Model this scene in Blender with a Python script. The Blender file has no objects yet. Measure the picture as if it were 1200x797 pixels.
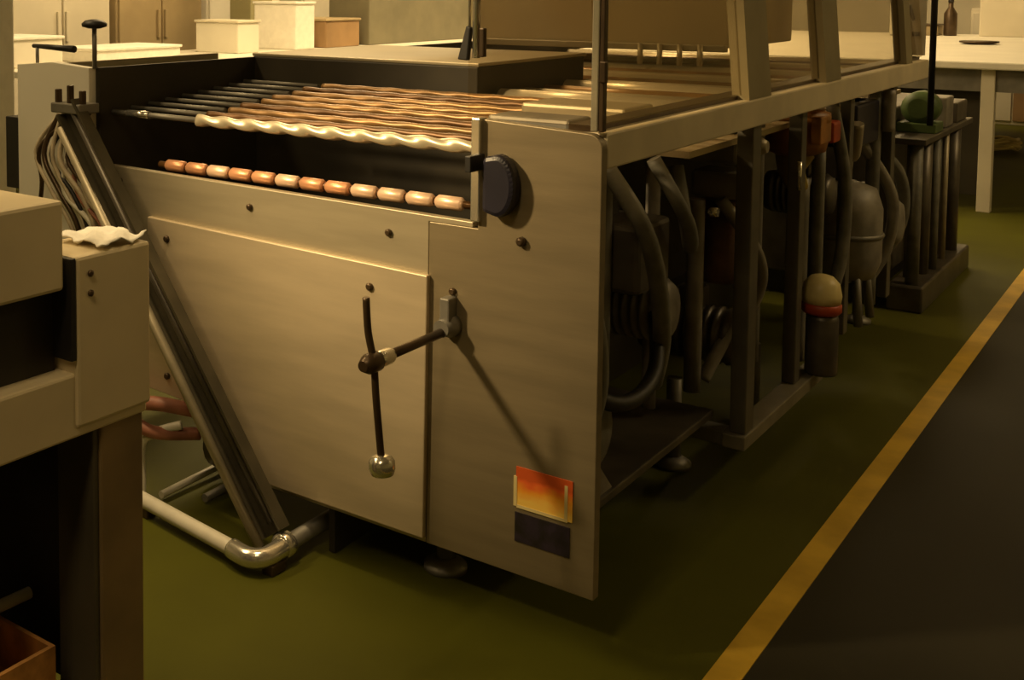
import bpy, bmesh, math, random
from mathutils import Vector, Matrix
random.seed(7)
S = bpy.context.scene
COL = S.collection
R = math.radians

# ------------------------------------------------------------------ camera
cam = bpy.data.objects.new('camera', bpy.data.cameras.new('camera'))
COL.objects.link(cam); S.camera = cam
cam.location = (0, 0, 1.6)
cam.rotation_euler = (R(90 - 3.94), 0, R(39.93))
cam.data.sensor_width = 36.0
cam.data.lens = 1380 / 1200 * 36
cam.data.shift_x = 0.25
cam.data.shift_y = -0.2654
cam.data.clip_start = 0.05

# ------------------------------------------------------------------ world, exposure
S.view_settings.view_transform = 'Standard'
S.view_settings.look = 'None'
S.view_settings.exposure = 0.0
S.view_settings.gamma = 1.0
w = bpy.data.worlds.new('world'); S.world = w; w.use_nodes = True
w.node_tree.nodes['Background'].inputs[0].default_value = (1.0, 0.78, 0.42, 1)
w.node_tree.nodes['Background'].inputs[1].default_value = 0.02

# ------------------------------------------------------------------ lamps
WARM = (1.0, 0.72, 0.36)
def spot(name, loc, target, power, angle, blend, radius):
    d = bpy.data.lights.new(name, 'SPOT'); d.energy = power; d.color = WARM
    d.spot_size = R(angle); d.spot_blend = blend; d.shadow_soft_size = radius
    o = bpy.data.objects.new(name, d); COL.objects.link(o); o.location = loc
    o.rotation_euler = (Vector(target) - Vector(loc)).to_track_quat('-Z', 'Y').to_euler()
    return o
def area(name, loc, sx, sy, power):
    d = bpy.data.lights.new(name, 'AREA'); d.shape = 'RECTANGLE'; d.size = sx; d.size_y = sy
    d.energy = power; d.color = WARM
    o = bpy.data.objects.new(name, d); COL.objects.link(o); o.location = loc
    return o
spot('work_lamp_light', (-3.75, -0.25, 3.35), (-1.88, 2.55, 1.36), 960, 26, 1.0, 0.17)
spot('added_pendant_light', (-2.00, 1.95, 3.3), (-2.35, 2.05, 0.1), 190, 38, 1.0, 0.12)  # unseen downlight, added to brighten the floor before the machine
LAMPS = [(-4.7, 6.0, 150), (-4.7, 9.5, 140), (-4.7, 13.0, 100), (-2.6, 10.5, 30), (-2.6, 14.5, 45), (-4.3, 1.5, 66), (-1.0, -0.5, 40), (2.2, 7.0, 55)]  # unseen ceiling lamps, added to light background, machine and aisle
LAMP_LABELS = ['nearest added long lamp above the counter', 'middle added long lamp above the counter', 'farthest added long lamp above the counter', 'added long lamp above the near end of the packing table',
               'added long lamp above the far end of the packing table', 'added fill lamp above the left side of the roller machine', 'added fill lamp above the floor before the machine door', 'added fill lamp above the aisle on the right']
for lx, ly, pw in LAMPS:
    area('added_ceiling_light', (lx, ly, 4.03), 0.5, 2.0, pw)

# ------------------------------------------------------------------ materials
def mat(name, col, rough=0.5, metal=0.0, var=0.12, scale=6.0, bump=0.0, stretch=(1, 1, 1), col2=None, bscale=60):
    m = bpy.data.materials.new(name); m.use_nodes = True
    nt = m.node_tree; b = nt.nodes['Principled BSDF']
    b.inputs['Roughness'].default_value = rough; b.inputs['Metallic'].default_value = metal
    tc = nt.nodes.new('ShaderNodeTexCoord'); mp = nt.nodes.new('ShaderNodeMapping')
    mp.inputs['Scale'].default_value = stretch
    nt.links.new(tc.outputs['Object'], mp.inputs['Vector'])
    nz = nt.nodes.new('ShaderNodeTexNoise'); nz.inputs['Scale'].default_value = scale
    nz.inputs['Detail'].default_value = 5
    nt.links.new(mp.outputs[0], nz.inputs['Vector'])
    rp = nt.nodes.new('ShaderNodeValToRGB')
    c2 = col2 or tuple(c * (1 - 2 * var) for c in col)
    rp.color_ramp.elements[0].position = 0.35; rp.color_ramp.elements[0].color = (*c2, 1)
    rp.color_ramp.elements[1].position = 0.65; rp.color_ramp.elements[1].color = (*col, 1)
    nt.links.new(nz.outputs['Fac'], rp.inputs['Fac'])
    nt.links.new(rp.outputs['Color'], b.inputs['Base Color'])
    if bump:
        n2 = nt.nodes.new('ShaderNodeTexNoise'); n2.inputs['Scale'].default_value = bscale
        nt.links.new(mp.outputs[0], n2.inputs['Vector'])
        bp = nt.nodes.new('ShaderNodeBump'); bp.inputs['Strength'].default_value = bump
        bp.inputs['Distance'].default_value = 0.004
        nt.links.new(n2.outputs['Fac'], bp.inputs['Height'])
        nt.links.new(bp.outputs[0], b.inputs['Normal'])
    return m
def glass(name, tint, refl=1.0):
    m = bpy.data.materials.new(name); m.use_nodes = True
    nt = m.node_tree; nt.nodes.clear()
    out = nt.nodes.new('ShaderNodeOutputMaterial')
    tr = nt.nodes.new('ShaderNodeBsdfTransparent'); tr.inputs[0].default_value = (*tint, 1)
    gl = nt.nodes.new('ShaderNodeBsdfGlossy'); gl.inputs['Roughness'].default_value = 0.06
    lw = nt.nodes.new('ShaderNodeLayerWeight'); lw.inputs[0].default_value = 0.5
    fr = nt.nodes.new('ShaderNodeMath'); fr.operation = 'POWER'; fr.inputs[1].default_value = 4
    nt.links.new(lw.outputs['Facing'], fr.inputs[0])
    mu = nt.nodes.new('ShaderNodeMath'); mu.operation = 'MULTIPLY_ADD'; mu.inputs[1].default_value = 0.5 * refl; mu.inputs[2].default_value = 0.03
    mx = nt.nodes.new('ShaderNodeMixShader')
    nt.links.new(fr.outputs[0], mu.inputs[0]); nt.links.new(mu.outputs[0], mx.inputs[0])
    nt.links.new(tr.outputs[0], mx.inputs[1]); nt.links.new(gl.outputs[0], mx.inputs[2])
    nt.links.new(mx.outputs[0], out.inputs[0])
    return m
M = {}
M['steel'] = mat('brushed_steel', (0.44, 0.38, 0.26), 0.42, 0.35, 0.07, 3, 0.05, (1, 1, 8))
M['steel_plate'] = mat('plate_steel', (0.28, 0.227, 0.138), 0.42, 0.35, 0.09, 3, 0.05, (1, 1, 8))
M['steel_door'] = mat('door_steel', (0.64, 0.53, 0.36), 0.40, 0.35, 0.08, 3, 0.05, (1, 1, 6))
M['steel_frame'] = mat('painted_frame_steel', (0.34, 0.29, 0.17), 0.5, 0.2, 0.1, 4)
M['steel_dull'] = mat('dull_grey_steel', (0.25, 0.235, 0.20), 0.5, 0.4, 0.15, 8)
M['frame_dark'] = mat('dark_frame_steel', (0.15, 0.135, 0.10), 0.5, 0.3, 0.15, 8)
M['grey_dim'] = mat('dim_grey_paint', (0.26, 0.23, 0.16), 0.5, 0.1, 0.15, 8)
M['rail'] = mat('rail_paint', (0.80, 0.69, 0.48), 0.5, 0.05, 0.08, 4)
M['channel'] = mat('dark_channel_steel', (0.11, 0.095, 0.06), 0.45, 0.3, 0.25, 5)
M['chrome'] = mat('polished_steel', (0.85, 0.82, 0.72), 0.2, 0.85, 0.05, 10)
M['roller'] = mat('roller_steel', (0.66, 0.58, 0.42), 0.34, 0.45, 0.05, 10)
M['bronze'] = mat('brown_roller', (0.34, 0.19, 0.07), 0.36, 0.35, 0.2, 9)
M['bronze_dark'] = mat('dark_brown_roller', (0.16, 0.075, 0.022), 0.4, 0.3, 0.2, 9)
M['copper'] = mat('copper_ring', (0.85, 0.42, 0.22), 0.35, 0.4, 0.12, 9)
M['copper_pale'] = mat('pale_copper_ring', (0.95, 0.66, 0.46), 0.35, 0.3, 0.1, 9)
M['pit'] = mat('dark_shade_lining', (0.045, 0.037, 0.022), 0.55, 0.1, 0.25, 3)  # dark colour puts the shade of recesses and gaps into linings and sheets
M['black'] = mat('black_rubber', (0.020, 0.018, 0.016), 0.5, 0.0, 0.2, 6)
M['black_oil'] = mat('oily_dark_metal', (0.15, 0.13, 0.10), 0.4, 0.4, 0.25, 6)
M['rod'] = mat('dark_rod', (0.10, 0.065, 0.035), 0.35, 0.5, 0.2, 10)
M['navy'] = mat('navy_plastic', (0.022, 0.020, 0.035), 0.4, 0.0, 0.15, 8)
M['cream'] = mat('cream_paint', (0.70, 0.64, 0.50), 0.6, 0.0, 0.06, 2)
M['ivory'] = mat('ivory_paint', (0.82, 0.78, 0.66), 0.5, 0.0, 0.05, 2)
M['tan'] = mat('tan_paint', (0.44, 0.34, 0.19), 0.5, 0.05, 0.08, 3)
M['brown'] = mat('brown_board', (0.36, 0.22, 0.10), 0.6, 0.0, 0.12, 4)
M['olive'] = mat('olive_paint', (0.36, 0.33, 0.17), 0.55, 0.0, 0.08, 3)
M['olive_pale'] = mat('pale_olive_paint', (0.21, 0.19, 0.12), 0.6, 0, 0.1, 4)
M['box_paint'] = mat('beige_machine_paint', (0.78, 0.66, 0.43), 0.5, 0.05, 0.08, 3, 0.03)
M['post_dark'] = mat('shaded_post_paint', (0.10, 0.085, 0.055), 0.5, 0.1, 0.12, 5)  # darker copy of the post paint, shade put into the colour
M['post_tan'] = mat('worn_post_paint', (0.26, 0.18, 0.085), 0.55, 0.05, 0.15, 5)
M['hood'] = mat('hood_brown', (0.62, 0.51, 0.32), 0.5, 0.2, 0.08, 2)
M['white'] = mat('white_paper', (0.90, 0.87, 0.78), 0.7, 0.0, 0.04, 20, 0.1)
M['cardboard'] = mat('orange_cardboard', (0.65, 0.30, 0.07), 0.7, 0.0, 0.25, 14)
M['orange'] = mat('orange_enamel', (0.48, 0.20, 0.04), 0.45, 0.0, 0.25, 9)
M['ochre'] = mat('ochre_enamel', (0.42, 0.30, 0.04), 0.45, 0.0, 0.2, 9)
M['pale_yellow'] = mat('pale_yellow_cap', (0.80, 0.66, 0.30), 0.4, 0.0, 0.1, 9)
M['red'] = mat('red_enamel', (0.50, 0.07, 0.02), 0.45, 0.0, 0.2, 9)
M['pink'] = mat('faded_red_hose', (0.40, 0.16, 0.10), 0.5, 0.0, 0.2, 12)
M['green'] = mat('green_enamel', (0.10, 0.16, 0.05), 0.5, 0.0, 0.2, 9)
M['pvc'] = mat('pale_pipe', (0.72, 0.68, 0.56), 0.4, 0.0, 0.08, 9)
M['grey'] = mat('grey_casting', (0.33, 0.30, 0.25), 0.5, 0.2, 0.2, 10)
M['rust'] = mat('rusty_casting', (0.20, 0.10, 0.05), 0.6, 0.1, 0.3, 10)
M['hose'] = mat('grey_hose', (0.22, 0.21, 0.17), 0.5, 0.0, 0.2, 14)
M['cable'] = mat('pale_cable', (0.62, 0.52, 0.36), 0.5, 0.0, 0.15, 20)
M['yellow_line'] = mat('worn_yellow_paint', (0.78, 0.50, 0.05), 0.55, 0.0, 0.1, 5, 0.0, (1, 1, 1), (0.55, 0.34, 0.03))
M['floor'] = mat('green_epoxy', (0.094, 0.096, 0.005), 0.6, 0.0, 0.1, 1.1, 0.02, (1, 1, 1), (0.068, 0.067, 0.005))
M['aisle'] = mat('shaded_aisle_floor', (0.034, 0.030, 0.015), 0.65, 0.0, 0.1, 1.5)  # darker base colour carries the shade over the aisle
M['floor'].node_tree.nodes['Principled BSDF'].inputs['Specular IOR Level'].default_value = 0.2
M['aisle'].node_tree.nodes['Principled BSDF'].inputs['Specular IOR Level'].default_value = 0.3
M['lamp'] = mat('lamp_housing', (0.8, 0.8, 0.75), 0.5)
e = bpy.data.materials.new('lamp_tube'); e.use_nodes = True
eb = e.node_tree.nodes['Principled BSDF']; eb.inputs['Emission Color'].default_value = (1, 0.8, 0.45, 1); eb.inputs['Emission Strength'].default_value = 3
M['tube'] = e
M['glass'] = glass('clear_glass', (0.93, 0.90, 0.84), 1.2)
M['glass_side'] = glass('smoked_side_glass', (0.90, 0.86, 0.76), 1.2)
def label_mat():
    m = bpy.data.materials.new('warning_print'); m.use_nodes = True
    nt = m.node_tree; b = nt.nodes['Principled BSDF']; b.inputs['Roughness'].default_value = 0.45
    tc = nt.nodes.new('ShaderNodeTexCoord'); sp = nt.nodes.new('ShaderNodeSeparateXYZ')
    nt.links.new(tc.outputs['Generated'], sp.inputs[0])
    nz = nt.nodes.new('ShaderNodeTexNoise'); nz.inputs['Scale'].default_value = 2.4
    nt.links.new(tc.outputs['Generated'], nz.inputs['Vector'])
    ad = nt.nodes.new('ShaderNodeMath'); ad.operation = 'MULTIPLY_ADD'; ad.inputs[1].default_value = 0.55
    nt.links.new(nz.outputs['Fac'], ad.inputs[0]); nt.links.new(sp.outputs['Z'], ad.inputs[2])
    rp = nt.nodes.new('ShaderNodeValToRGB'); r_ = rp.color_ramp
    r_.elements[0].position = 0.45; r_.elements[0].color = (0.95, 0.62, 0.12, 1)
    r_.elements[1].position = 1.05; r_.elements[1].color = (0.62, 0.10, 0.02, 1)
    x = r_.elements.new(0.72); x.color = (0.90, 0.36, 0.03, 1)
    x = r_.elements.new(0.88); x.color = (0.85, 0.15, 0.03, 1)
    nt.links.new(ad.outputs[0], rp.inputs[0]); nt.links.new(rp.outputs[0], b.inputs['Base Color'])
    return m
M['warning'] = label_mat()
M['label_black'] = mat('black_print', (0.018, 0.015, 0.014), 0.4, 0, 0.2, 30, 0, (1, 1, 1), (0.035, 0.025, 0.045))

# ------------------------------------------------------------------ helpers
def B(): return bmesh.new()
def box(bm, x0, x1, y0, y1, z0, z1, bev=0.0):
    t = bmesh.new(); bmesh.ops.create_cube(t, size=1)
    for v in t.verts:
        v.co = Vector(((x0 + x1) / 2 + v.co.x * (x1 - x0), (y0 + y1) / 2 + v.co.y * (y1 - y0), (z0 + z1) / 2 + v.co.z * (z1 - z0)))
    if bev: bmesh.ops.bevel(t, geom=t.edges[:], offset=bev, segments=2, affect='EDGES', profile=0.5)
    me = bpy.data.meshes.new('t'); t.to_mesh(me); t.free(); bm.from_mesh(me); bpy.data.meshes.remove(me)
    return bm
def prism(bm, poly, axis, a, b, bev=0.0):
    """poly: 2D points; axis 'y': (x,z); axis 'x': (y,z); axis 'z': (x,y)"""
    def P(p, q):
        return {'y': (p[0], q, p[1]), 'x': (q, p[0], p[1]), 'z': (p[0], p[1], q)}[axis]
    t = bmesh.new()
    A = [t.verts.new(P(p, a)) for p in poly]; Bv = [t.verts.new(P(p, b)) for p in poly]
    n = len(poly)
    t.faces.new(A); t.faces.new(Bv[::-1])
    for i in range(n): t.faces.new((A[i], Bv[i], Bv[(i + 1) % n], A[(i + 1) % n]))
    bmesh.ops.recalc_face_normals(t, faces=t.faces[:])
    if bev: bmesh.ops.bevel(t, geom=t.edges[:], offset=bev, segments=2, affect='EDGES', profile=0.5)
    me = bpy.data.meshes.new('t'); t.to_mesh(me); t.free(); bm.from_mesh(me); bpy.data.meshes.remove(me)
    return bm
def tube(bm, pts, r, n=12, cap=True):
    pts = [Vector(p) for p in pts]
    rings = []
    up = Vector((0, 0, 1))
    prev = None
    for i, p in enumerate(pts):
        d = (pts[min(i + 1, len(pts) - 1)] - pts[max(i - 1, 0)]).normalized()
        if prev is None:
            a = d.orthogonal().normalized()
        else:
            a = (prev - d * prev.dot(d)).normalized()
        prev = a
        c = d.cross(a)
        rr = r[i] if isinstance(r, (list, tuple)) else r
        rings.append([bm.verts.new(p + (a * math.cos(2 * math.pi * k / n) + c * math.sin(2 * math.pi * k / n)) * rr) for k in range(n)])
    for i in range(len(rings) - 1):
        for k in range(n):
            f = bm.faces.new((rings[i][k], rings[i][(k + 1) % n], rings[i + 1][(k + 1) % n], rings[i + 1][k])); f.smooth = True
    if cap:
        bm.faces.new(rings[0][::-1]); bm.faces.new(rings[-1])
    return bm
def smooth_path(pts, k=6):
    pts = [Vector(p) for p in pts]; out = []
    for i in range(len(pts) - 1):
        p0 = pts[max(i - 1, 0)]; p1 = pts[i]; p2 = pts[i + 1]; p3 = pts[min(i + 2, len(pts) - 1)]
        for s in range(k):
            t = s / k
            out.append(0.5 * ((2 * p1) + (p2 - p0) * t + (2 * p0 - 5 * p1 + 4 * p2 - p3) * t * t + (3 * p1 - p0 - 3 * p2 + p3) * t ** 3))
    out.append(pts[-1]); return out
def lathe(bm, prof, org, axis, n=20):
    """prof: (radius, along)"""
    o = Vector(org); ax = Vector(axis).normalized(); a = ax.orthogonal().normalized(); c = ax.cross(a)
    rings = []
    for r, h in prof:
        rings.append([bm.verts.new(o + ax * h + (a * math.cos(2 * math.pi * k / n) + c * math.sin(2 * math.pi * k / n)) * max(r, 1e-4)) for k in range(n)])
    for i in range(len(rings) - 1):
        for k in range(n):
            f = bm.faces.new((rings[i][k], rings[i][(k + 1) % n], rings[i + 1][(k + 1) % n], rings[i + 1][k])); f.smooth = True
    bm.faces.new(rings[0][::-1]); bm.faces.new(rings[-1])
    return bm
def obj(name, bm, m, parent=None, label=None):
    bmesh.ops.recalc_face_normals(bm, faces=bm.faces[:])
    me = bpy.data.meshes.new(name); bm.to_mesh(me); bm.free(); me.materials.append(M[m])
    o = bpy.data.objects.new(name, me); COL.objects.link(o)
    if parent is not None:
        o.parent = parent
        o.matrix_parent_inverse = parent.matrix_basis.inverted()
    if label: o['label'] = label
    return o
def thing(name, label, cat, loc=(0, 0, 0), group=None):
    o = bpy.data.objects.new(name, None); COL.objects.link(o); o.location = loc
    o.empty_display_size = 0.1
    o['label'] = label; o['category'] = cat
    if group: o['group'] = group
    return o
def tag(o, label, cat, group=None):
    o['label'] = label; o['category'] = cat
    if group: o['group'] = group
    return o
def struct(name, bm, m, parent=None):
    o = obj(name, bm, m, parent)
    if parent is None: o['kind'] = 'structure'
    return o

# ------------------------------------------------------------------ setting
struct('floor', box(B(), -8, -0.85, -4, 18, -0.1, 0), 'floor')
struct('floor_aisle', box(B(), -0.85, 3, -4, 18, -0.1, 0), 'aisle')  # aisle floor, its shade is in the material colour
struct('trim_1', box(B(), -0.89, -0.82, -4, 17.9, 0.0, 0.003), 'yellow_line')
struct('ceiling', box(B(), -8.1, 3.1, -4.1, 18.1, 4.2, 4.3), 'cream')
struct('wall_left', box(B(), -8.1, -8, -4, 18, 0, 4.2), 'cream')
struct('wall_back', box(B(), -8.1, 3.1, 18, 18.1, 0, 4.2), 'cream')
struct('wall_right', box(B(), 3, 3.1, -4, 18, 0, 4.2), 'olive')
struct('wall_front', box(B(), -8.1, 3.1, -4.1, -4, 0, 4.2), 'olive')

# ------------------------------------------------------------------ the big roller machine
XR, YF, XL, XI = -1.117, 2.577, -2.865, -1.437
mc = thing('roller_machine', 'long steel roller machine with open roller bed, glass enclosure and front door', 'machine', (-2.0, 2.6, 0))
def mp(name, bm, m, label=None): return obj(name, bm, m, mc, label)

# right front plate with rounded top corner and folded edge
rc = [(XR - 0.035 + 0.035 * math.cos(a), 1.225 + 0.035 * math.sin(a)) for a in [R(k) for k in range(0, 91, 15)]]
mp('front_plate', prism(B(), [(XI - 0.14, 0.15), (XR, 0.15)] + rc + [(XI, 1.275), (XI, 1.0), (XI - 0.14, 1.0)], 'y', YF, YF + 0.03, 0.002), 'steel_plate')
mp('edge_flange', box(B(), XI - 0.012, XI + 0.012, YF - 0.018, YF + 0.02, 1.02, 1.278, 0.003), 'chrome')
# left front plate
mp('front_plate', prism(B(), [(-3.23, 0.42), (XL, 0.36), (XL, 1.338), (-3.05, 1.35), (-3.23, 1.335)], 'y', YF, YF + 0.03, 0.002), 'ivory', 'beige left end plate')
mp('side_sheet', box(B(), -3.235, -3.215, YF + 0.03, 3.6, 0.42, 1.33), 'steel_frame')
# fascia and door
mp('fascia_panel', prism(B(), [(XL, 0.40), (-2.58, 0.36), (-2.40, 0.35), (-2.12, 0.15), (XI - 0.142, 0.15), (XI - 0.142, 1.0), (XI - 0.014, 1.0), (XI - 0.014, 1.014), (XL, 1.031)], 'y', YF + 0.001, YF + 0.028, 0.002), 'steel')
dr = mp('door', prism(B(), [(-2.585, 0.345), (-2.40, 0.335), (-2.11, 0.166), (-1.578, 0.166), (-1.572, 0.862), (-2.585, 0.888)], 'y', YF - 0.016, YF + 0.001, 0.003), 'steel_door', 'lighter brushed steel door panel')
for bx, bz in ((-1.748, 0.805), (-2.50, 0.83), (-2.50, 0.40)):
    obj('bolt', lathe(B(), [(0.011, 0), (0.011, 0.006), (0.007, 0.010)], (bx, YF - 0.016, bz), (0, -1, 0), 8), 'rod', dr)
for bx, bz in ((-2.18, 0.965), (-1.70, 0.955), (-2.72, 0.985), (-1.505, 0.83)):
    mp('bolt', lathe(B(), [(0.010, 0), (0.010, 0.006), (0.006, 0.010)], (bx, YF, bz), (0, -1, 0), 8), 'rod')

# navy motor cap with bolts
dd = [(-1.405, 1.186), (-1.405, 1.052)] + [(-1.366 + 0.048 * math.cos(q), 1.119 + 0.076 * math.sin(q)) for q in [R(k) for k in range(-100, 101, 10)]]
kn = mp('motor_cap', prism(B(), dd, 'y', YF - 0.045, YF, 0.012), 'navy', 'dark navy rounded motor cap')
obj('clamp_clip', box(B(), -1.436, -1.420, YF - 0.07, YF, 1.15, 1.19, 0.002), 'black', kn)
mp('bolt', lathe(B(), [(0.012, 0), (0.012, 0.012), (0.006, 0.018)], (-1.315, YF, 0.985), (0, -1, 0), 8), 'rod')

# crank handle standing out of the plate
PX, PZ, T = -1.507, 0.734, 0.352
cr = mp('crank_handle', tube(B(), [(PX, YF, PZ), (PX, YF - T, PZ)], 0.012, 12), 'rod', 'dark lever shaft standing out of the plate')
obj('pivot_block', lathe(B(), [(0.030, 0), (0.030, 0.02), (0.022, 0.03), (0.022, 0.055)], (PX, YF, PZ + 0.01), (0, -1, 0), 14), 'steel_dull', cr)
obj('pivot_bracket', box(B(), PX - 0.014, PX + 0.014, YF - 0.04, YF, PZ + 0.02, PZ + 0.085, 0.004), 'steel_dull', cr)
obj('collar', lathe(B(), [(0.017, 0), (0.020, 0.01), (0.020, 0.05), (0.017, 0.06)], (PX, YF - 0.34, PZ), (0, 1, 0), 14), 'chrome', cr)
obj('hub', lathe(B(), [(0.014, -0.02), (0.024, -0.012), (0.024, 0.022), (0.013, 0.045)], (PX, YF - T, PZ), (0, -1, 0), 14), 'rod', cr)
obj('crossbar', tube(B(), smooth_path([(PX - 0.019, YF - T - 0.005, PZ + 0.150), (PX - 0.014, YF - T - 0.003, PZ + 0.07), (PX, YF - T, PZ), (PX + 0.008, YF - T, PZ - 0.09), (PX + 0.024, YF - T, PZ - 0.232)]), 0.0088, 10), 'rod', cr)
obj('ball_grip', lathe(B(), [(0.010, -0.012), (0.024, -0.008), (0.031, 0.004), (0.031, 0.020), (0.026, 0.034), (0.010, 0.040)], (PX + 0.024, YF - T, PZ - 0.226), (0.08, 0, -1), 18), 'chrome', cr, 'shiny round knob')

# warning sticker and black plate
st = mp('warning_sticker', box(B(), -1.320, -1.172, YF - 0.003, YF, 0.325, 0.425), 'warning', 'orange and yellow warning sticker')
obj('pale_edge', box(B(), -1.326, -1.317, YF - 0.004, YF, 0.325, 0.400), 'pale_yellow', st)
obj('pale_edge', box(B(), -1.192, -1.184, YF - 0.004, YF, 0.322, 0.412), 'pale_yellow', st)
obj('pale_edge', box(B(), -1.318, -1.192, YF - 0.004, YF, 0.322, 0.330), 'pale_yellow', st)
lb = mp('rating_plate', box(B(), -1.322, -1.178, YF - 0.003, YF, 0.236, 0.310), 'label_black', 'small black plate under the sticker')

# top side rail, roller bed pit
mp('top_rail', box(B(), -1.20, XR, YF + 0.03, 6.25, 1.175, 1.262, 0.006), 'rail', 'beige top rail along the side')
mp('rail_lip', box(B(), -1.215, -1.155, YF + 0.031, 6.24, 1.262, 1.276), 'rod')
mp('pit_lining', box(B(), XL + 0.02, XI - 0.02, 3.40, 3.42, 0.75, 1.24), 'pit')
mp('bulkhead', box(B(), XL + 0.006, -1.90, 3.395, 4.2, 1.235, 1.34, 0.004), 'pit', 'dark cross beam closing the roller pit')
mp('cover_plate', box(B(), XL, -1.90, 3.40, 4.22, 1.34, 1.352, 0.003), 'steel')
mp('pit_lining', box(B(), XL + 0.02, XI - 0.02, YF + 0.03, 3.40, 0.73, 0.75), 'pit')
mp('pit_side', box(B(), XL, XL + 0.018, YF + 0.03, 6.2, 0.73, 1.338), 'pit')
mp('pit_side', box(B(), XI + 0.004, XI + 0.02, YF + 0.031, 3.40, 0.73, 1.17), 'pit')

# rope-like front roller
def twisted(x0, x1, y, z, r, lobes, pitch, amp, n=20, seg=140):
    bm = B(); rings = []
    for i in range(seg + 1):
        x = x0 + (x1 - x0) * i / seg; ring = []
        for k in range(n):
            a = 2 * math.pi * k / n
            rr = r + amp * math.cos(lobes * a - 2 * math.pi * x / pitch * lobes)
            ring.append(bm.verts.new((x, y + rr * math.cos(a), z + rr * math.sin(a))))
        rings.append(ring)
    for i in range(seg):
        for k in range(n):
            f = bm.faces.new((rings[i][k], rings[i][(k + 1) % n], rings[i + 1][(k + 1) % n], rings[i + 1][k])); f.smooth = True
    bm.faces.new(rings[0]); bm.faces.new(rings[-1][::-1])
    return bm
fr = mp('spiral_roller', twisted(-2.46, XI - 0.005, 2.66, 1.19, 0.017, 2, 0.2, 0.0028), 'roller', 'bright spiral steel front roller')
obj('axle', tube(B(), [(-2.84, 2.66, 1.19), (-2.46, 2.66, 1.19)], 0.009, 10), 'steel_dull', fr)
obj('axle_end', tube(B(), [(-2.77, 2.66, 1.19), (-2.67, 2.66, 1.19)], 0.0125, 10), 'chrome', fr)
# brown rollers climbing to the back
for i in range(8):
    y = 2.75 + i * 0.083; z = 1.197 + i * 0.0075
    m = ('bronze_dark', 'bronze', 'bronze_dark', 'bronze', 'bronze', 'bronze', 'bronze_dark', 'bronze')[i]
    rl = mp('bed_roller', twisted(-2.50 + 0.02 * (i % 2), XI - 0.006, y, z, 0.0115, 2, 0.22 + 0.03 * (i % 3), 0.0010, 14, 90), m)
    obj('axle', tube(B(), [(-2.845, y, z), (-2.5, y, z)], 0.008, 8), 'steel_dull', rl)
# segmented copper roller at the lower lip
cp = mp('segment_roller', tube(B(), [(-2.60, 2.635, 1.043), (XI - 0.005, 2.635, 1.043)], 0.010, 10), 'bronze_dark', 'copper roller made of short rings')
x = -2.57; i = 0
while x < XI - 0.07:
    L = 0.085
    obj('ring', lathe(B(), [(0.012, 0), (0.0185, 0.008), (0.0185, L - 0.012), (0.012, L - 0.003)], (x, 2.635, 1.043), (1, 0, 0), 14), 'copper' if (i % 3 != 2 and i < 8) else 'copper_pale', cp)
    x += 0.089; i += 1

# rear bed: pale rollers under the glass
for i in range(16):
    y = 3.52 + i * 0.165
    x0 = -1.88 if y < 4.25 else -2.80
    mp('rear_roller', tube(B(), [(x0, y, 1.225), (-1.22, y, 1.225)], 0.032 if i % 3 else 0.040, 14), ('roller', 'steel', 'bronze')[i % 3])
mp('bed_tray', box(B(), XL + 0.03, -1.22, 3.43, 6.2, 1.10, 1.12), 'hood')
# brown inner hood and small fittings on it
hd = mp('inner_hood', box(B(), -2.80, -1.63, 5.0, 5.9, 1.345, 2.3, 0.01), 'hood', 'brown hood inside the glass enclosure')
obj('hood_lip', box(B(), -2.80, -1.63, 4.96, 5.0, 1.33, 1.36, 0.004), 'steel', hd)
for k in range(4):
    obj('nozzle', tube(B(), [(-1.98 + k * 0.085, 4.94, 1.27), (-1.98 + k * 0.085, 4.94, 1.36)], 0.012, 8), 'roller', hd)
mp('guide_block', box(B(), -1.62, -1.30, 3.15, 3.36, 1.205, 1.262, 0.01), 'steel')
mp('guide_block', box(B(), -1.56, -1.32, 2.84, 2.98, 1.20, 1.256, 0.01), 'steel_dull')

# glass front screen
fg = mp('front_screen', box(B(), -1.478, -1.130, 2.592, 2.598, 1.275, 2.05), 'glass', 'clear glass front screen')
obj('stile', tube(B(), [(-1.452, 2.585, 1.425), (-1.450, 2.585, 2.05)], 0.010, 10), 'chrome', fg)
obj('stile', tube(B(), [(-1.478, 2.595, 1.43), (-1.476, 2.595, 2.05)], 0.004, 8), 'chrome', fg)
obj('black_catch', prism(B(), [(-1.500, 1.42), (-1.472, 1.418), (-1.464, 1.50), (-1.476, 1.505)], 'y', 2.575, 2.592, 0.003), 'black', fg)
obj('black_catch', box(B(), -1.440, -1.426, 2.575, 2.592, 1.428, 1.500, 0.003), 'rod', fg)
obj('corner_post', box(B(), -1.150, -1.132, 2.583, 2.603, 1.265, 2.05, 0.003), 'chrome', fg)
obj('corner_strip', box(B(), -1.131, -1.120, 2.585, 2.605, 1.265, 2.05, 0.002), 'rod', fg)
obj('hinge', box(B(), -1.128, -1.112, 2.576, 2.592, 1.38, 1.43, 0.003), 'rod', fg)
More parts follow.
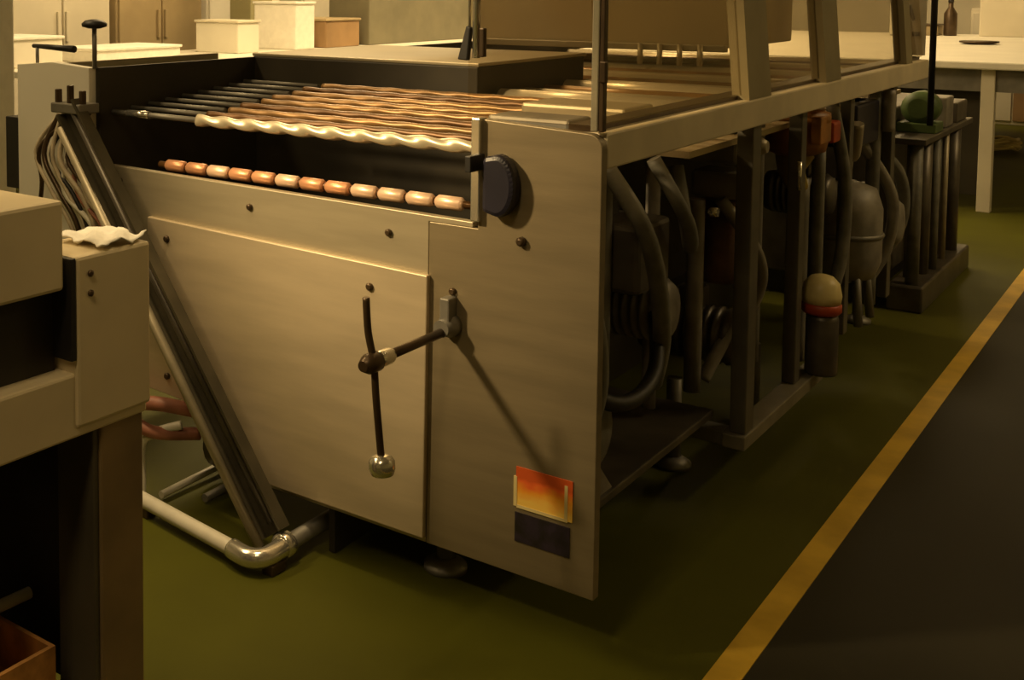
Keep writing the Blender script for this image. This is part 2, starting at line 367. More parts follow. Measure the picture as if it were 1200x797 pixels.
# side panes leaning inward, with posts
LEAN = 0.085
def leaning(x, y0, y1, z0, z1, th):
    bm = B(); vs = []
    for z in (z0, z1):
        for y in (y0, y1):
            for dx in (-th, 0):
                vs.append(bm.verts.new((x + dx - (z - 1.27) * LEAN, y, z)))
    for f in ((0, 1, 3, 2), (4, 6, 7, 5), (0, 4, 5, 1), (2, 3, 7, 6), (0, 2, 6, 4), (1, 5, 7, 3)):
        bm.faces.new([vs[q] for q in f])
    return bm
ys = [2.62, 3.68, 4.60, 5.80]
for y, wd in ((3.64, 0.215), (4.49, 0.20), (5.79, 0.12)):
    mp('canopy_post', leaning(XR - 0.004, y, y + wd, 1.262, 2.05, 0.05), 'steel_frame', 'beige canopy post')
for y0, y1 in ((2.63, 3.64), (3.855, 4.49), (4.69, 5.79), (5.91, 6.24)):
    mp('side_pane', leaning(XR - 0.026, y0, y1, 1.276, 2.05, 0.006), 'glass_side')
mp('canopy_rail', box(B(), XR - 0.14, XR - 0.05, 2.62, 6.24, 2.05, 2.12, 0.005), 'steel_frame')
mp('canopy_roof', box(B(), XL, XR - 0.14, 2.59, 6.24, 2.08, 2.086), 'glass')
mp('canopy_post', box(B(), XL, XL + 0.05, 6.15, 6.24, 1.26, 2.07), 'steel_frame')
# knob on stem and lever at the left end
ks = mp('push_knob', lathe(B(), [(0.02, 0), (0.040, 0.006), (0.042, 0.016), (0.03, 0.026), (0.01, 0.03)], (-2.862, 2.60, 1.466), (0, 0, 1), 18), 'black', 'black disc knob on a thin stem')
obj('stem', tube(B(), [(-2.862, 2.60, 1.335), (-2.862, 2.60, 1.47)], 0.008, 8), 'steel_dull', ks)
lv = mp('lever', tube(B(), [(-3.17, 2.60, 1.40), (-2.96, 2.60, 1.395)], [0.007, 0.012], 8), 'black', 'thin black lever')
obj('lever_stem', tube(B(), [(-3.15, 2.60, 1.335), (-3.15, 2.60, 1.40)], 0.006, 8), 'steel_dull', lv)
mp('dark_slot_box', box(B(), -3.305, -3.232, YF + 0.005, YF + 0.06, 0.90, 1.15, 0.003), 'black', 'black box standing in for the dark slot beside the end plate')  # black box puts the shade of the open slot into colour
# feet of the machine
for fx, fy in ((-1.62, 2.75), (-2.70, 3.1), (-1.40, 3.85), (-1.32, 4.42), (-2.7, 6.1), (-1.35, 6.1)):
    ft = mp('foot', tube(B(), [(fx, fy, 0.03), (fx, fy, 0.30)], 0.025, 10), 'steel_dull')
    obj('foot_pad', lathe(B(), [(0.06, 0), (0.06, 0.015), (0.03, 0.035)], (fx, fy, 0.0), (0, 0, 1), 14), 'steel_dull', ft)

# --- open side: back sheets with shade in their colour, frame and the drive gear in front of it
mp('inner_shade_sheet', box(B(), -1.92, -1.90, YF + 0.04, 3.42, 0.004, 0.72), 'pit')  # dark sheets stand in for the shade inside the open side
mp('inner_shade_sheet', box(B(), -1.92, -1.90, 3.43, 6.2, 0.004, 1.10), 'pit')
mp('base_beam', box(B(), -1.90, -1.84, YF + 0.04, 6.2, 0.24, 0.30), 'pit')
mp('upright', box(B(), -1.185, -1.135, 3.74, 3.82, 0.20, 1.175, 0.004), 'frame_dark')
mp('upright', box(B(), -1.20, -1.155, 4.34, 4.40, 0.20, 1.175, 0.004), 'frame_dark')
mp('upright', box(B(), -1.20, -1.16, 5.02, 5.08, 0.22, 1.175, 0.004), 'frame_dark')
mp('upright', box(B(), -1.20, -1.16, 5.75, 5.82, 0.22, 1.175, 0.004), 'frame_dark')
mp('bottom_rail', box(B(), -1.20, -1.13, 3.72, 4.62, 0.155, 0.20, 0.004), 'grey_dim')
mp('cross_rail', box(B(), -1.88, -1.20, 3.73, 3.80, 0.155, 0.20, 0.004), 'steel_dull')
def pipe(pts, r, m, label=None): return mp('pipe', tube(B(), smooth_path(pts), r, 10), m, label)
def hose(pts, r, m='hose'): return mp('hose', tube(B(), smooth_path(pts, 8), r, 10), m)
# bay 1 (y 2.62-3.74)
pipe([(-1.45, 2.80, 0.28), (-1.45, 2.80, 1.12)], 0.04, 'hose')
pipe([(-1.40, 2.98, 0.28), (-1.40, 2.98, 0.75), (-1.42, 3.05, 0.85), (-1.42, 3.05, 1.12)], 0.030, 'grey')
pipe([(-1.38, 3.20, 0.45), (-1.38, 3.20, 1.12)], 0.026, 'hose')
pipe([(-1.36, 3.52, 0.30), (-1.36, 3.52, 1.12)], 0.022, 'grey')
hose([(-1.30, 2.70, 0.95), (-1.25, 2.82, 0.80), (-1.24, 2.86, 0.55), (-1.30, 2.78, 0.30)], 0.026)
hose([(-1.34, 3.12, 1.10), (-1.24, 3.18, 0.90), (-1.24, 3.30, 0.62), (-1.30, 3.40, 0.42)], 0.026)
hose([(-1.30, 3.36, 1.10), (-1.22, 3.42, 0.92), (-1.26, 3.56, 0.82), (-1.32, 3.60, 1.05)], 0.022)
hose([(-1.30, 2.72, 0.62), (-1.22, 2.95, 0.50), (-1.22, 3.20, 0.52), (-1.32, 3.45, 0.64)], 0.022, 'black')
def motor(y, z, x, r, L, m, axis=(1, 0, 0), label=None, fins=8):
    b = B(); prof = [(r * 0.45, -0.02), (r * 0.9, 0.0)]
    for k in range(fins):
        h = L * (0.1 + 0.75 * k / fins)
        prof += [(r, h), (r, h + L * 0.04), (r * 0.93, h + L * 0.045), (r * 0.93, h + L * 0.09)]
    prof += [(r, L * 0.88), (r * 0.8, L * 0.97), (r * 0.3, L)]
    o = mp('motor', lathe(b, prof, (x, y, z), axis, 18), m, label)
    obj('shaft', tube(B(), [Vector((x, y, z)), Vector((x, y, z)) - Vector(axis) * 0.12], r * 0.22, 8), 'steel_dull', o)
    bx = Vector((x, y, z)) + Vector(axis) * L * 0.5
    obj('terminal_box', box(B(), bx.x - 0.04, bx.x + 0.04, bx.y - 0.04, bx.y + 0.04, bx.z + r * 0.8, bx.z + r + 0.06, 0.006), m, o)
    return o
motor(2.92, 0.42, -1.55, 0.11, 0.30, 'hose')
motor(3.50, 0.62, -1.58, 0.10, 0.30, 'grey')
mp('gearbox', box(B(), -1.52, -1.28, 3.22, 3.46, 0.72, 0.92, 0.015), 'black_oil')
mp('drip_tray', box(B(), -1.86, -1.22, 2.66, 3.70, 0.25, 0.275, 0.004), 'black_oil')
mp('bracket_plate', prism(B(), [(2.66, 0.27), (2.95, 0.27), (2.80, 0.42), (2.66, 0.50)], 'x', -1.25, -1.23, 0.002), 'grey')
mp('lamp_stub', lathe(B(), [(0.008, 0), (0.014, 0.01), (0.014, 0.03)], (-1.22, 3.60, 0.92), (1, 0, 0), 10), 'chrome')
# bay 2 (y 3.82-4.34)
vb = mp('valve_block', box(B(), -1.42, -1.24, 3.92, 4.12, 1.02, 1.12, 0.012), 'grey')
for k in range(2):
    obj('valve_cap', lathe(B(), [(0.03, 0), (0.035, 0.02), (0.02, 0.05)], (-1.24, 3.97 + k * 0.1, 1.07), (1, 0, 0), 12), 'steel', vb)
mp('valve_block', box(B(), -1.40, -1.22, 3.95, 4.10, 0.90, 0.99, 0.012), 'grey')
mp('rust_casting', lathe(B(), [(0.06, 0), (0.075, 0.03), (0.055, 0.12), (0.075, 0.22), (0.06, 0.28)], (-1.33, 4.06, 0.60), (0, 0, 1), 14), 'rust', 'rusty brown casting')
pipe([(-1.26, 4.20, 0.30), (-1.26, 4.20, 1.14)], 0.022, 'steel_dull')
pipe([(-1.36, 3.90, 0.25), (-1.36, 3.90, 0.9)], 0.028, 'grey')
hose([(-1.30, 3.95, 0.90), (-1.20, 4.02, 0.72), (-1.22, 4.10, 0.56), (-1.30, 4.02, 0.40), (-1.34, 3.95, 0.28)], 0.022, 'grey')
motor(4.10, 0.40, -1.60, 0.10, 0.34, 'black_oil')
mp('sight_tube', tube(B(), [(-1.15, 4.30, 0.90), (-1.15, 4.30, 1.00)], 0.008, 8), 'chrome')
# orange valve body high, yellow capped drum low
ov = mp('valve_body', lathe(B(), [(0.06, 0), (0.105, 0.02), (0.115, 0.06), (0.10, 0.11), (0.12, 0.13), (0.12, 0.16), (0.05, 0.18)], (-1.24, 4.56, 0.985), (0, 0, 1), 18), 'orange', 'orange brown valve body under the rail')
obj('spout', tube(B(), smooth_path([(-1.24, 4.56, 0.99), (-1.24, 4.54, 0.93), (-1.22, 4.56, 0.86)]), [0.07, 0.066, 0.062, 0.058, 0.054, 0.05, 0.046, 0.044, 0.042, 0.04, 0.038, 0.036, 0.034], 12), 'ochre', ov)
obj('flange', box(B(), -1.16, -1.125, 4.46, 4.60, 1.04, 1.14, 0.006), 'orange', ov)
obj('flange', box(B(), -1.20, -1.14, 4.70, 4.80, 1.02, 1.10, 0.01), 'red', ov)
pipe([(-1.22, 4.58, 0.22), (-1.22, 4.58, 0.90)], 0.032, 'steel_dull')
pipe([(-1.20, 4.74, 0.22), (-1.20, 4.74, 1.0)], 0.024, 'hose')
dc = mp('capped_drum', lathe(B(), [(0.05, 0), (0.055, 0.01), (0.055, 0.20), (0.05, 0.22)], (-1.115, 4.52, 0.205), (0, 0, 1), 18), 'black_oil', 'drum with pale yellow cap')
obj('red_band', lathe(B(), [(0.058, 0), (0.068, 0.012), (0.068, 0.035), (0.062, 0.04)], (-1.12, 4.52, 0.425), (0, 0, 1), 18), 'red', dc)
obj('cap', lathe(B(), [(0.064, 0), (0.068, 0.03), (0.060, 0.07), (0.038, 0.095), (0.01, 0.103)], (-1.12, 4.52, 0.465), (0, 0, 1), 18), 'pale_yellow', dc)
# bay 3 (y 4.8-5.8): grey round tank, pipes
tk = mp('tank', lathe(B(), [(0.05, 0), (0.13, 0.03), (0.155, 0.10), (0.155, 0.32), (0.13, 0.40), (0.05, 0.43)], (-1.26, 5.36, 0.36), (0, 0, 1), 20), 'grey', 'round grey tank')
obj('tank_ring', lathe(B(), [(0.16, 0), (0.165, 0.01), (0.16, 0.02)], (-1.26, 5.36, 0.56), (0, 0, 1), 20), 'steel_dull', tk)
obj('tank_leg', tube(B(), [(-1.16, 5.26, 0.2), (-1.18, 5.28, 0.42)], 0.018, 8), 'steel_dull', tk)
obj('tank_leg', tube(B(), [(-1.16, 5.46, 0.2), (-1.18, 5.44, 0.42)], 0.018, 8), 'steel_dull', tk)
obj('tank_neck', tube(B(), smooth_path([(-1.26, 5.36, 0.78), (-1.24, 5.32, 0.90), (-1.2, 5.24, 0.92), (-1.18, 5.2, 1.05)]), 0.03, 10), 'steel', tk)
motor(5.15, 0.75, -1.50, 0.09, 0.26, 'black_oil')
pipe([(-1.20, 5.60, 0.22), (-1.20, 5.60, 1.16)], 0.028, 'hose')
mp('junction_box', box(B(), -1.40, -1.18, 5.22, 5.60, 0.94, 1.12, 0.01), 'navy')
pipe([(-1.15, 5.62, 0.98), (-1.15, 5.62, 1.16)], 0.026, 'grey')
hose([(-1.2, 4.9, 1.15), (-1.16, 4.98, 0.8), (-1.18, 4.95, 0.45), (-1.3, 4.9, 0.25)], 0.024)
hose([(-1.25, 5.55, 0.95), (-1.14, 5.68, 0.7), (-1.16, 5.72, 0.45), (-1.25, 5.62, 0.25)], 0.024, 'grey')
pipe([(-1.22, 5.95, 0.22), (-1.22, 5.95, 1.16)], 0.03, 'hose')
motor(6.0, 0.52, -1.45, 0.11, 0.30, 'grey')
hose([(-1.3, 5.9, 0.9), (-1.18, 6.02, 0.75), (-1.18, 6.1, 0.5), (-1.3, 6.1, 0.25)], 0.026, 'hose')
# black pole and white notice at the far corner
mp('pole', tube(B(), [(-1.105, 6.26, 0.95), (-1.105, 6.26, 2.3)], 0.014, 10), 'black', 'thin black pole at the far corner')
nb = mp('notice_sheet', box(B(), -1.25, -1.135, 6.245, 6.255, 1.28, 2.05), 'white', 'white sheet at the far end')
obj('notice_mark', box(B(), -1.235, -1.205, 6.240, 6.246, 1.37, 1.39), 'rod', nb)
obj('notice_mark', box(B(), -1.190, -1.160, 6.240, 6.246, 1.37, 1.39), 'rod', nb)
obj('notice_mark', prism(B(), [(-1.215, 1.50), (-1.19, 1.44), (-1.18, 1.45), (-1.20, 1.52)], 'y', 6.240, 6.246), 'rod', nb)

# ------------------------------------------------------------------ second drive unit beyond the machine
du = thing('drive_unit', 'low dark drive unit behind the far end of the roller machine', 'machine', (-1.7, 7.0, 0))
obj('cabinet', box(B(), -2.6, -1.35, 6.42, 7.75, 0.12, 0.98, 0.01), 'black_oil', du)
obj('plinth', box(B(), -2.55, -1.42, 6.47, 7.7, 0.0, 0.12), 'black', du)
gp = obj('green_pump', lathe(B(), [(0.05, 0), (0.085, 0.02), (0.085, 0.14), (0.05, 0.17)], (-1.24, 6.72, 0.985), (0, 1, 0), 16), 'green', du, 'green pump housing')
obj('pump_foot', box(B(), -1.34, -1.16, 6.72, 6.92, 0.86, 0.91, 0.006), 'green', gp)
obj('pump_shelf', box(B(), -1.36, -1.15, 6.44, 7.74, 0.83, 0.86, 0.004), 'black_oil', du)
for k in range(9):
    yy = 6.50 + k * 0.145; jit = (0.02, -0.03, 0.0, 0.03, -0.01, 0.025, -0.02, 0.01, 0.0)[k]
    obj('pipe', tube(B(), [(-1.22 + jit, yy, 0.13), (-1.22 + jit, yy, 0.83)], (0.030, 0.018, 0.04, 0.022, 0.035, 0.016, 0.028, 0.04, 0.02)[k], 10), ('hose', 'grey', 'black_oil', 'hose', 'grey', 'steel', 'hose', 'black_oil', 'grey')[k], du)
obj('terminal_box', box(B(), -1.32, -1.17, 7.05, 7.25, 0.86, 1.02, 0.008), 'grey', du)
obj('terminal_box', box(B(), -1.32, -1.17, 7.36, 7.66, 0.86, 0.97, 0.008), 'black_oil', du)
obj('pipe_foot', box(B(), -1.30, -1.14, 6.44, 7.72, 0.0, 0.13, 0.01), 'black_oil', du)

# ------------------------------------------------------------------ slanting support frame standing in front of the machine
sf = thing('support_frame', 'slanted steel channel on a bent floor pipe leaning at the machine front left', 'frame', (-1.98, 2.42, 0))
A0 = Vector((-2.020, 2.500, 0.07)); A1 = Vector((-2.885, 2.515, 1.215))
def channel():
    bm = B(); d = (A1 - A0).normalized(); s = Vector((0, -1, 0)); s = (s - d * s.dot(d)).normalized(); u = d.cross(s).normalized()
    # cross section in (u, s): an open U
    sec = [(-0.050, 0.030), (-0.050, -0.012), (0.050, -0.012), (0.050, 0.030), (0.041, 0.030), (0.041, -0.002), (-0.041, -0.002), (-0.041, 0.030)]
    a = [bm.verts.new(A0 + u * p + s * q) for p, q in sec]; b = [bm.verts.new(A1 + u * p + s * q) for p, q in sec]
    for i in range(8): bm.faces.new((a[i], b[i], b[(i + 1) % 8], a[(i + 1) % 8]))
    for L in (a, b):
        for q in ((0, 1, 6, 7), (1, 2, 5, 6), (2, 3, 4, 5)):
            bm.faces.new([L[z] for z in q])
    return bm, d, s, u
cb, D_, S_, U_ = channel()
obj('channel', cb, 'channel', sf)
def along(t, u=0, s=0): return A0.lerp(A1, t) + U_ * u + S_ * s
sg = 1 if (U_.x < 0) else -1      # side of the channel that faces left in the photograph
obj('side_pipe', tube(B(), [along(-0.01, sg * 0.046, 0.036), along(0.97, sg * 0.058, 0.026)], 0.015, 10), 'steel', sf)
obj('inner_strip', tube(B(), [along(0.02, -sg * 0.012, 0.010), along(0.98, -sg * 0.012, 0.010)], 0.012, 8), 'black_oil', sf)
obj('inner_strip', tube(B(), [along(0.02, -sg * 0.032, 0.010), along(0.98, -sg * 0.032, 0.010)], 0.010, 8), 'rod', sf)
for q in (-0.058, 0.0, 0.058):
    obj('clevis_lug', box(B(), A1.x + q - 0.008, A1.x + q + 0.008, 2.505, 2.525, A1.z - 0.01, A1.z + (0.055 if q else 0.07), 0.003), 'rod', sf)
obj('clevis_base', box(B(), A1.x - 0.07, A1.x + 0.07, 2.49, 2.577, A1.z - 0.02, A1.z + 0.012, 0.004), 'steel_dull', sf)
obj('floor_pipe', tube(B(), smooth_path([(-2.53, 2.455, 0.045), (-2.30, 2.42, 0.045), (-2.06, 2.385, 0.045)], 4), 0.0225, 14), 'pvc', sf, 'pale floor pipe')
obj('elbow', tube(B(), smooth_path([(-2.085, 2.388, 0.045), (-2.02, 2.378, 0.045), (-1.982, 2.40, 0.047), (-1.975, 2.46, 0.05), (-1.98, 2.51, 0.05)], 6), 0.028, 14), 'chrome', sf)
obj('collar', lathe(B(), [(0.028, 0), (0.036, 0.005), (0.036, 0.035), (0.028, 0.04)], (-1.98, 2.47, 0.05), (0, 1, 0), 14), 'chrome', sf)
obj('rear_pipe', tube(B(), [(-1.98, 2.50, 0.05), (-1.985, 3.05, 0.05)], 0.0235, 14), 'steel_dull', sf)
obj('pipe_foot', box(B(), -1.99, -1.95, 2.40, 2.46, 0.0, 0.03, 0.004), 'rod', sf)
obj('pipe_foot', box(B(), -2.50, -2.46, 2.43, 2.47, 0.0, 0.03, 0.004), 'rod', sf)

# ------------------------------------------------------------------ plumbing under the left end
pv = thing('pipe_assembly', 'faded red hoses and pale bent pipe below the left end of the door', 'pipes', (-2.55, 2.6, 0))
obj('hose', tube(B(), smooth_path([(-2.72, 2.52, 0.33), (-2.58, 2.48, 0.325), (-2.47, 2.50, 0.335), (-2.40, 2.60, 0.30)]), 0.022, 10), 'pink', pv)
obj('hose', tube(B(), smooth_path([(-2.70, 2.50, 0.26), (-2.58, 2.47, 0.275), (-2.50, 2.50, 0.24), (-2.42, 2.62, 0.22)]), 0.020, 10), 'pink', pv)
obj('bent_pipe', tube(B(), smooth_path([(-2.44, 2.56, 0.26), (-2.505, 2.51, 0.235), (-2.545, 2.49, 0.19), (-2.545, 2.49, 0.08), (-2.545, 2.49, 0.0)]), 0.014, 10), 'pvc', pv)
obj('valve_cap', lathe(B(), [(0.015, 0), (0.026, 0.01), (0.026, 0.03), (0.012, 0.04)], (-2.575, 2.475, 0.275), (0, -1, 0.2), 12), 'pvc', pv)
obj('tie_rod', tube(B(), [(-2.52, 2.55, 0.02), (-2.52, 2.95, 0.03)], 0.012, 8), 'pvc', pv)
obj('tie_rod', tube(B(), [(-2.40, 2.62, 0.02), (-2.40, 3.02, 0.02)], 0.014, 8), 'steel_dull', pv)
obj('pump_body', lathe(B(), [(0.05, 0), (0.08, 0.02), (0.08, 0.2), (0.05, 0.22)], (-2.52, 2.80, 0.12), (1, 0, 0.1), 16), 'black_oil', pv)

# ------------------------------------------------------------------ conveyor end in the left foreground
lc = thing('conveyor_end', 'beige conveyor end with square post at the left edge of the picture', 'machine', (-1.9, 1.5, 0))
obj('side_box', box(B(), -2.12, -1.75, -0.6, 1.505, 1.005, 1.185, 0.008), 'box_paint', lc, 'beige side box')
obj('lower_beam', box(B(), -1.83, -1.75, -0.6, 1.73, 0.70, 0.832, 0.006), 'box_paint', lc)
obj('gap_shade_sheet', box(B(), -2.08, -1.80, -0.6, 1.52, 0.825, 1.006), 'pit', lc)  # dark sheet stands in for the shade in the gap below the box
ep = obj('end_block', box(B(), -1.90, -1.742, 1.530, 1.735, 0.72, 1.068, 0.008), 'box_paint', lc)
obj('screw', lathe(B(), [(0.007, 0), (0.007, 0.004), (0.003, 0.006)], (-1.742, 1.565, 1.03), (1, 0, 0), 8), 'rod', ep)
obj('screw', lathe(B(), [(0.007, 0), (0.007, 0.004), (0.003, 0.006)], (-1.742, 1.565, 0.99), (1, 0, 0), 8), 'rod', ep)
obj('edge_shade_strip', box(B(), -1.90, -1.744, 1.516, 1.530, 0.86, 1.066, 0.002), 'black', ep)  # black strip stands in for the shade at the block's near edge
obj('post', box(B(), -1.868, -1.752, 1.600, 1.720, 0.03, 0.73, 0.006), 'post_tan', lc, 'worn brown square post')
obj('post_shaded_face', box(B(), -1.872, -1.760, 1.585, 1.600, 0.03, 0.735, 0.003), 'post_dark', lc, 'shaded near face of the post')  # near face of the post, its shade put into the colour
obj('post_foot', lathe(B(), [(0.06, 0), (0.06, 0.015), (0.03, 0.03)], (-1.81, 1.66, 0.0), (0, 0, 1), 14), 'steel_dull', lc)
obj('back_sheet', box(B(), -2.38, -2.36, -0.5, 1.70, 0.12, 0.98), 'pit', lc)  # back panel with its shadow put into the dark colour
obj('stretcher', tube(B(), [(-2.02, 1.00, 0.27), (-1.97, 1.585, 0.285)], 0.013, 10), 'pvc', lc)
obj('end_shade_sheet', box(B(), -2.36, -1.88, 1.625, 1.64, 0.10, 0.93), 'pit', lc)  # dark sheet stands in for the shade under the beam
obj('lower_shelf', box(B(), -2.35, -1.78, -0.5, 1.57, 0.10, 0.13, 0.003), 'post_dark', lc)
obj('post', box(B(), -2.35, -2.24, 1.600, 1.70, 0.0, 0.99, 0.006), 'post_dark', lc)
obj('post', box(B(), -1.87, -1.77, -0.5, -0.4, 0.0, 0.71, 0.006), 'post_tan', lc)
obj('top_bridge', box(B(), -2.36, -1.86, 1.505, 1.70, 0.93, 0.99, 0.004), 'box_paint', lc)
# crumpled white cloth on the block
bm = B(); nx, ny = 12, 14; g = []
for i in range(nx + 1):
    row = []
    for j in range(ny + 1):
        x = -1.885 + 0.140 * i / nx; y = 1.600 + 0.130 * j / ny
        z = 1.073 + 0.010 * abs(math.sin(7 * i / nx + 4 * j / ny)) + 0.006 * math.sin(11 * j / ny) * math.cos(9 * i / nx)
        row.append(bm.verts.new((x + 0.004 * math.sin(j * 1.7), y + 0.004 * math.sin(i * 2.1), max(z, 1.070))))
    g.append(row)
for i in range(nx):
    for j in range(ny):
        f = bm.faces.new((g[i][j], g[i + 1][j], g[i + 1][j + 1], g[i][j + 1])); f.smooth = True
r_ = bmesh.ops.extrude_face_region(bm, geom=bm.faces[:])
for v in r_['geom']:
    if isinstance(v, bmesh.types.BMVert): v.co.z += 0.003
tag(obj('cloth', bm, 'white'), 'crumpled white cloth lying on the beige end block', 'cloth')
# orange parts box on the lower shelf
ob = thing('parts_box', 'open orange cardboard box on the shelf behind the dark post', 'box', (-1.95, 1.40, 0.13))
for n_, (a, b, c, d) in (('side_panel', (-2.09, -2.08, 1.29, 1.53)), ('side_panel', (-1.83, -1.82, 1.29, 1.53)), ('side_panel', (-2.08, -1.83, 1.29, 1.30)), ('side_panel', (-2.08, -1.83, 1.52, 1.53))):
    obj(n_, box(B(), a, b, c, d, 0.13, 0.245), 'cardboard', ob)
obj('base_panel', box(B(), -2.08, -1.83, 1.30, 1.52, 0.13, 0.14), 'cardboard', ob)

# ------------------------------------------------------------------ hanging cables at the left plate
cg = thing('cable_bundle', 'tangle of pale and dark cables hanging on the left end plate', 'cables', (-2.95, 2.5, 1.0))
for k in range(9):
    x0 = -3.02 + 0.022 * k; 
    pts = [(x0, 2.565, 1.16 + 0.02 * (k % 3)), (x0 - 0.06 + 0.03 * (k % 4), 2.53 - 0.008 * (k % 3), 1.05), (x0 + 0.03 + 0.02 * (k % 3), 2.52, 0.93), (x0 + 0.10 + 0.015 * (k % 4), 2.53, 0.84), (x0 + 0.16, 2.545, 0.72 - 0.02 * (k % 3))]
    obj('cable', tube(B(), smooth_path(pts, 6), 0.007 + 0.002 * (k % 2), 8), ('cable', 'rod', 'cable', 'pvc', 'black', 'cable', 'pink', 'cable', 'rod')[k], cg)
obj('cable_loop', tube(B(), smooth_path([(-2.98, 2.55, 1.14), (-3.06, 2.53, 1.06), (-3.05, 2.53, 0.95), (-3.08, 2.54, 0.84)], 8), 0.008, 8), 'rod', cg)
obj('clip', box(B(), -2.96, -2.92, 2.54, 2.577, 1.14, 1.18, 0.004), 'black', cg)

# ------------------------------------------------------------------ far right: packing table and things round it
tb = thing('packing_table', 'long ivory table with deep white top beyond the machine at far right', 'table', (-2.0, 11, 0))
obj('tabletop', box(B(), -4.4, -0.55, 9.62, 15.2, 1.02, 1.075, 0.01), 'ivory', tb)
obj('apron', box(B(), -4.3, -0.65, 9.70, 9.73, 0.86, 1.02), 'steel_dull', tb)
for x, y in ((-1.40, 9.68), (-4.3, 9.68), (-0.72, 15.0), (-4.3, 15.0)):
    obj('leg', box(B(), x, x + 0.085, y, y + 0.085, 0, 1.02, 0.004), 'cream', tb)
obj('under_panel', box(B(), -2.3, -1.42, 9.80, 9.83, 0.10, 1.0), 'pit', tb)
cbn = thing('storage_cabinet', 'cream storage cabinet standing beneath the far end of the packing table', 'cabinet', (-2.0, 16.3, 0))
obj('body', box(B(), -2.45, -1.55, 16.05, 16.6, 0.0, 1.35, 0.01), 'cream', cbn)
obj('door', box(B(), -2.43, -2.01, 16.03, 16.05, 0.05, 1.30, 0.004), 'cream', cbn)
obj('door', box(B(), -1.99, -1.57, 16.03, 16.05, 0.05, 1.30, 0.004), 'brown', cbn, 'brown door')
bm = B()
pts = []
for k in range(90):
    a = k * 0.35; rr = 0.20 + 0.03 * math.sin(k * 1.3)
    pts.append((-1.82 + rr * math.cos(a), 13.45 + rr * math.sin(a), 0.03 + 0.10 * (k / 90) + 0.012 * math.sin(k * 2.1)))
tag(obj('coiled_hose', tube(bm, pts, 0.016, 8), 'pale_yellow'), 'pale yellow coiled hose lying on the floor by the packing table', 'hose')
# items on the packing table
def crate(name, label, cat, x0, x1, y0, y1, z0, z1, m, m2, group=None):
    t = thing(name, label, cat, ((x0 + x1) / 2, (y0 + y1) / 2, z0), group)
    obj('body', box(B(), x0, x1, y0, y1, z0, z1 - 0.02, 0.01), m, t)
    obj('lid', box(B(), x0 - 0.01, x1 + 0.01, y0 - 0.01, y1 + 0.01, z1 - 0.02, z1, 0.005), m2, t)
    return t
bt = thing('bottle', 'dark brown bottle standing on the packing table', 'bottle', (-2.6, 13.6, 1.075))
obj('body', lathe(B(), [(0.06, 0), (0.065, 0.01), (0.065, 0.24), (0.025, 0.31), (0.025, 0.36)], (-2.42, 14.6, 1.075), (0, 0, 1), 16), 'rod', bt)
obj('cap', lathe(B(), [(0.028, 0), (0.028, 0.04)], (-2.42, 14.6, 1.435), (0, 0, 1), 12), 'black', bt)
crate('carton', 'low brown carton beside the dark bottle on the packing table', 'box', -2.75, -2.52, 14.5, 14.8, 1.075, 1.20, 'tan', 'rod')
crate('carton', 'white tall carton on the packing table behind the thin black pole', 'box', -2.95, -2.80, 14.3, 14.7, 1.075, 1.62, 'ivory', 'white')
crate('carton', 'wide pale yellow carton at the right on the packing table', 'box', -2.15, -1.6, 14.6, 15.1, 1.075, 1.7, 'cream', 'ivory')
tag(obj('tray', lathe(B(), [(0.10, 0), (0.16, 0.015), (0.16, 0.03), (0.10, 0.032)], (-1.85, 12.6, 1.075), (0, 0, 1), 20), 'rod'), 'small dark round tray on the white packing table', 'tray')

# ------------------------------------------------------------------ left background: counter, cabinets, boxes, pillar
ct = thing('long_counter', 'long cream counter along the left wall behind the roller machine', 'counter', (-5.9, 9, 0))
obj('counter_top', box(B(), -6.7, -5.3, 4.6, 15.5, 1.04, 1.08, 0.006), 'ivory', ct)
obj('front_panel', box(B(), -5.40, -5.36, 4.7, 15.4, 0.08, 1.04), 'cream', ct)
for y in (4.7, 8.2, 11.8, 15.3):
    obj('leg', box(B(), -6.62, -6.54, y, y + 0.08, 0, 1.04), 'steel_dull', ct)
cab_m = ['ivory', 'cream', 'tan', 'ivory', 'cream', 'brown', 'olive', 'olive', 'cream']
lab = ['ivory tall cabinet nearest along the left wall', 'cream tall cabinet second along the left wall', 'tan tall cabinet third along the left wall', 'ivory tall cabinet left of the olive pillar',
       'cream tall cabinet right of the olive pillar', 'brown tall cabinet along the left wall', 'olive tall cabinet beside the brown cabinet', 'olive tall cabinet second after the brown cabinet', 'cream tall cabinet farthest along the left wall']
for k in range(9):
    y0 = 4.7 + k * 1.16
    if k >= 4: y0 += 0.3
    c = thing('tall_cabinet', lab[k], 'cabinet', (-7.7, y0, 0), 'tall cabinets along the left wall')
    obj('body', box(B(), -7.98, -7.45, y0, y0 + 1.08, 0, 2.1, 0.01), cab_m[k], c)
    for s in (0, 1):
        d = obj('door', box(B(), -7.45, -7.425, y0 + 0.02 + s * 0.53, y0 + 0.53 + s * 0.53, 0.08, 2.06, 0.004), cab_m[k], c)
        obj('handle', box(B(), -7.425, -7.40, y0 + 0.47 + s * 0.09, y0 + 0.50 + s * 0.09, 1.15, 1.40, 0.004), cab_m[k], d)
pl = thing('pillar', 'pale olive square pillar behind the far side of the machine', 'pillar', (-6.9, 8.6, 0))
obj('shaft', box(B(), -7.05, -6.80, 8.05, 8.36, 0.0, 4.2, 0.01), 'olive', pl)
obj('base', box(B(), -7.08, -6.77, 8.02, 8.39, 0.0, 0.12, 0.01), 'cream', pl)
wp = thing('white_column', 'bright white column at the left edge beside the machine', 'column', (-4.0, 3.0, 0))
obj('shaft', box(B(), -4.16, -3.95, 2.95, 3.14, 0, 4.2, 0.01), 'white', wp)
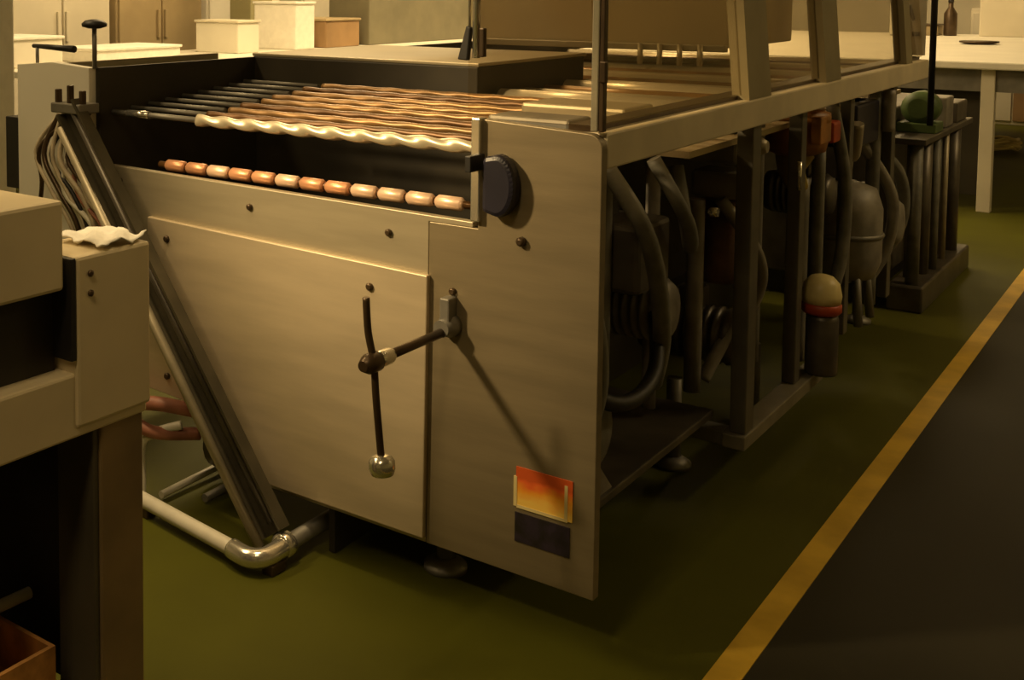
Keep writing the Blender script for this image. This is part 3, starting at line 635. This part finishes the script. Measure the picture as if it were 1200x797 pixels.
obj('base', box(B(), -4.19, -3.92, 2.92, 3.17, 0, 0.1, 0.01), 'cream', wp)
items = [('carton', 'small ivory carton on the counter nearest the bright column', 4.75, 0.42, 0.20, 'ivory', 'white'), ('carton', 'wide low white carton on the counter', 5.45, 0.85, 0.10, 'white', 'white'),
         ('carton', 'ivory carton on the counter just left of the pillar', 6.95, 0.26, 0.26, 'ivory', 'cream'),
         ('carton', 'narrow white carton right of the pillar on the counter', 7.68, 0.26, 0.40, 'white', 'white'), ('carton', 'brown carton with tan lid on the counter', 8.10, 0.50, 0.25, 'brown', 'tan'),
         ('carton', 'long olive crate filling the counter right of the brown carton', 8.75, 2.1, 0.46, 'olive_pale', 'olive_pale'), ('carton', 'cream carton at the far end of the counter', 11.4, 0.9, 0.28, 'cream', 'ivory')]
for n_, l_, y, wd, h, m, m2 in items:
    crate(n_, l_, 'box', -6.45, -6.0, y, y + wd, 1.08, 1.08 + h, m, m2, 'cartons on the long counter')

# ------------------------------------------------------------------ added ceiling lamps and pendant, work lamp housing
for i, (lx, ly, pw) in enumerate(LAMPS):
    t = thing('added_ceiling_lamp', LAMP_LABELS[i], 'lamp', (lx, ly, 4.2), 'added ceiling lamps of the hall')
    obj('housing', box(B(), lx - 0.27, lx + 0.27, ly - 1.05, ly + 1.05, 4.08, 4.2, 0.01), 'lamp', t)
    for s in (-0.12, 0.12):
        obj('tube', tube(B(), [(lx + s, ly - 1.0, 4.06), (lx + s, ly + 1.0, 4.06)], 0.018, 8), 'tube', t)
t = thing('work_lamp', 'hooded work lamp hanging from the ceiling behind the camera', 'lamp', (-3.75, -0.25, 3.4))
obj('shade', lathe(B(), [(0.05, 0.36), (0.11, 0.34), (0.13, 0.22), (0.13, 0.20)], Vector((-3.75, -0.25, 3.35)) - Vector((0.37, 0.67, -0.68)) * 0.12 - Vector((0, 0, 0)), (-0.37, -0.67, 0.68), 18), 'steel_dull', t)
obj('hanger', tube(B(), [(-3.87, -0.47, 3.6), (-3.87, -0.47, 4.2)], 0.012, 8), 'black', t)
t = thing('added_pendant', 'small added fill lamp hanging above the floor before the machine', 'lamp', (-2.00, 1.95, 3.4))
obj('shade', lathe(B(), [(0.22, 0.0), (0.215, 0.01), (0.10, 0.14), (0.04, 0.20), (0.03, 0.24)], (-2.00, 1.95, 3.36), (0, 0, 1), 20), 'steel_dull', t)
obj('cord', tube(B(), [(-2.00, 1.95, 3.58), (-2.00, 1.95, 4.2)], 0.008, 8), 'black', t)
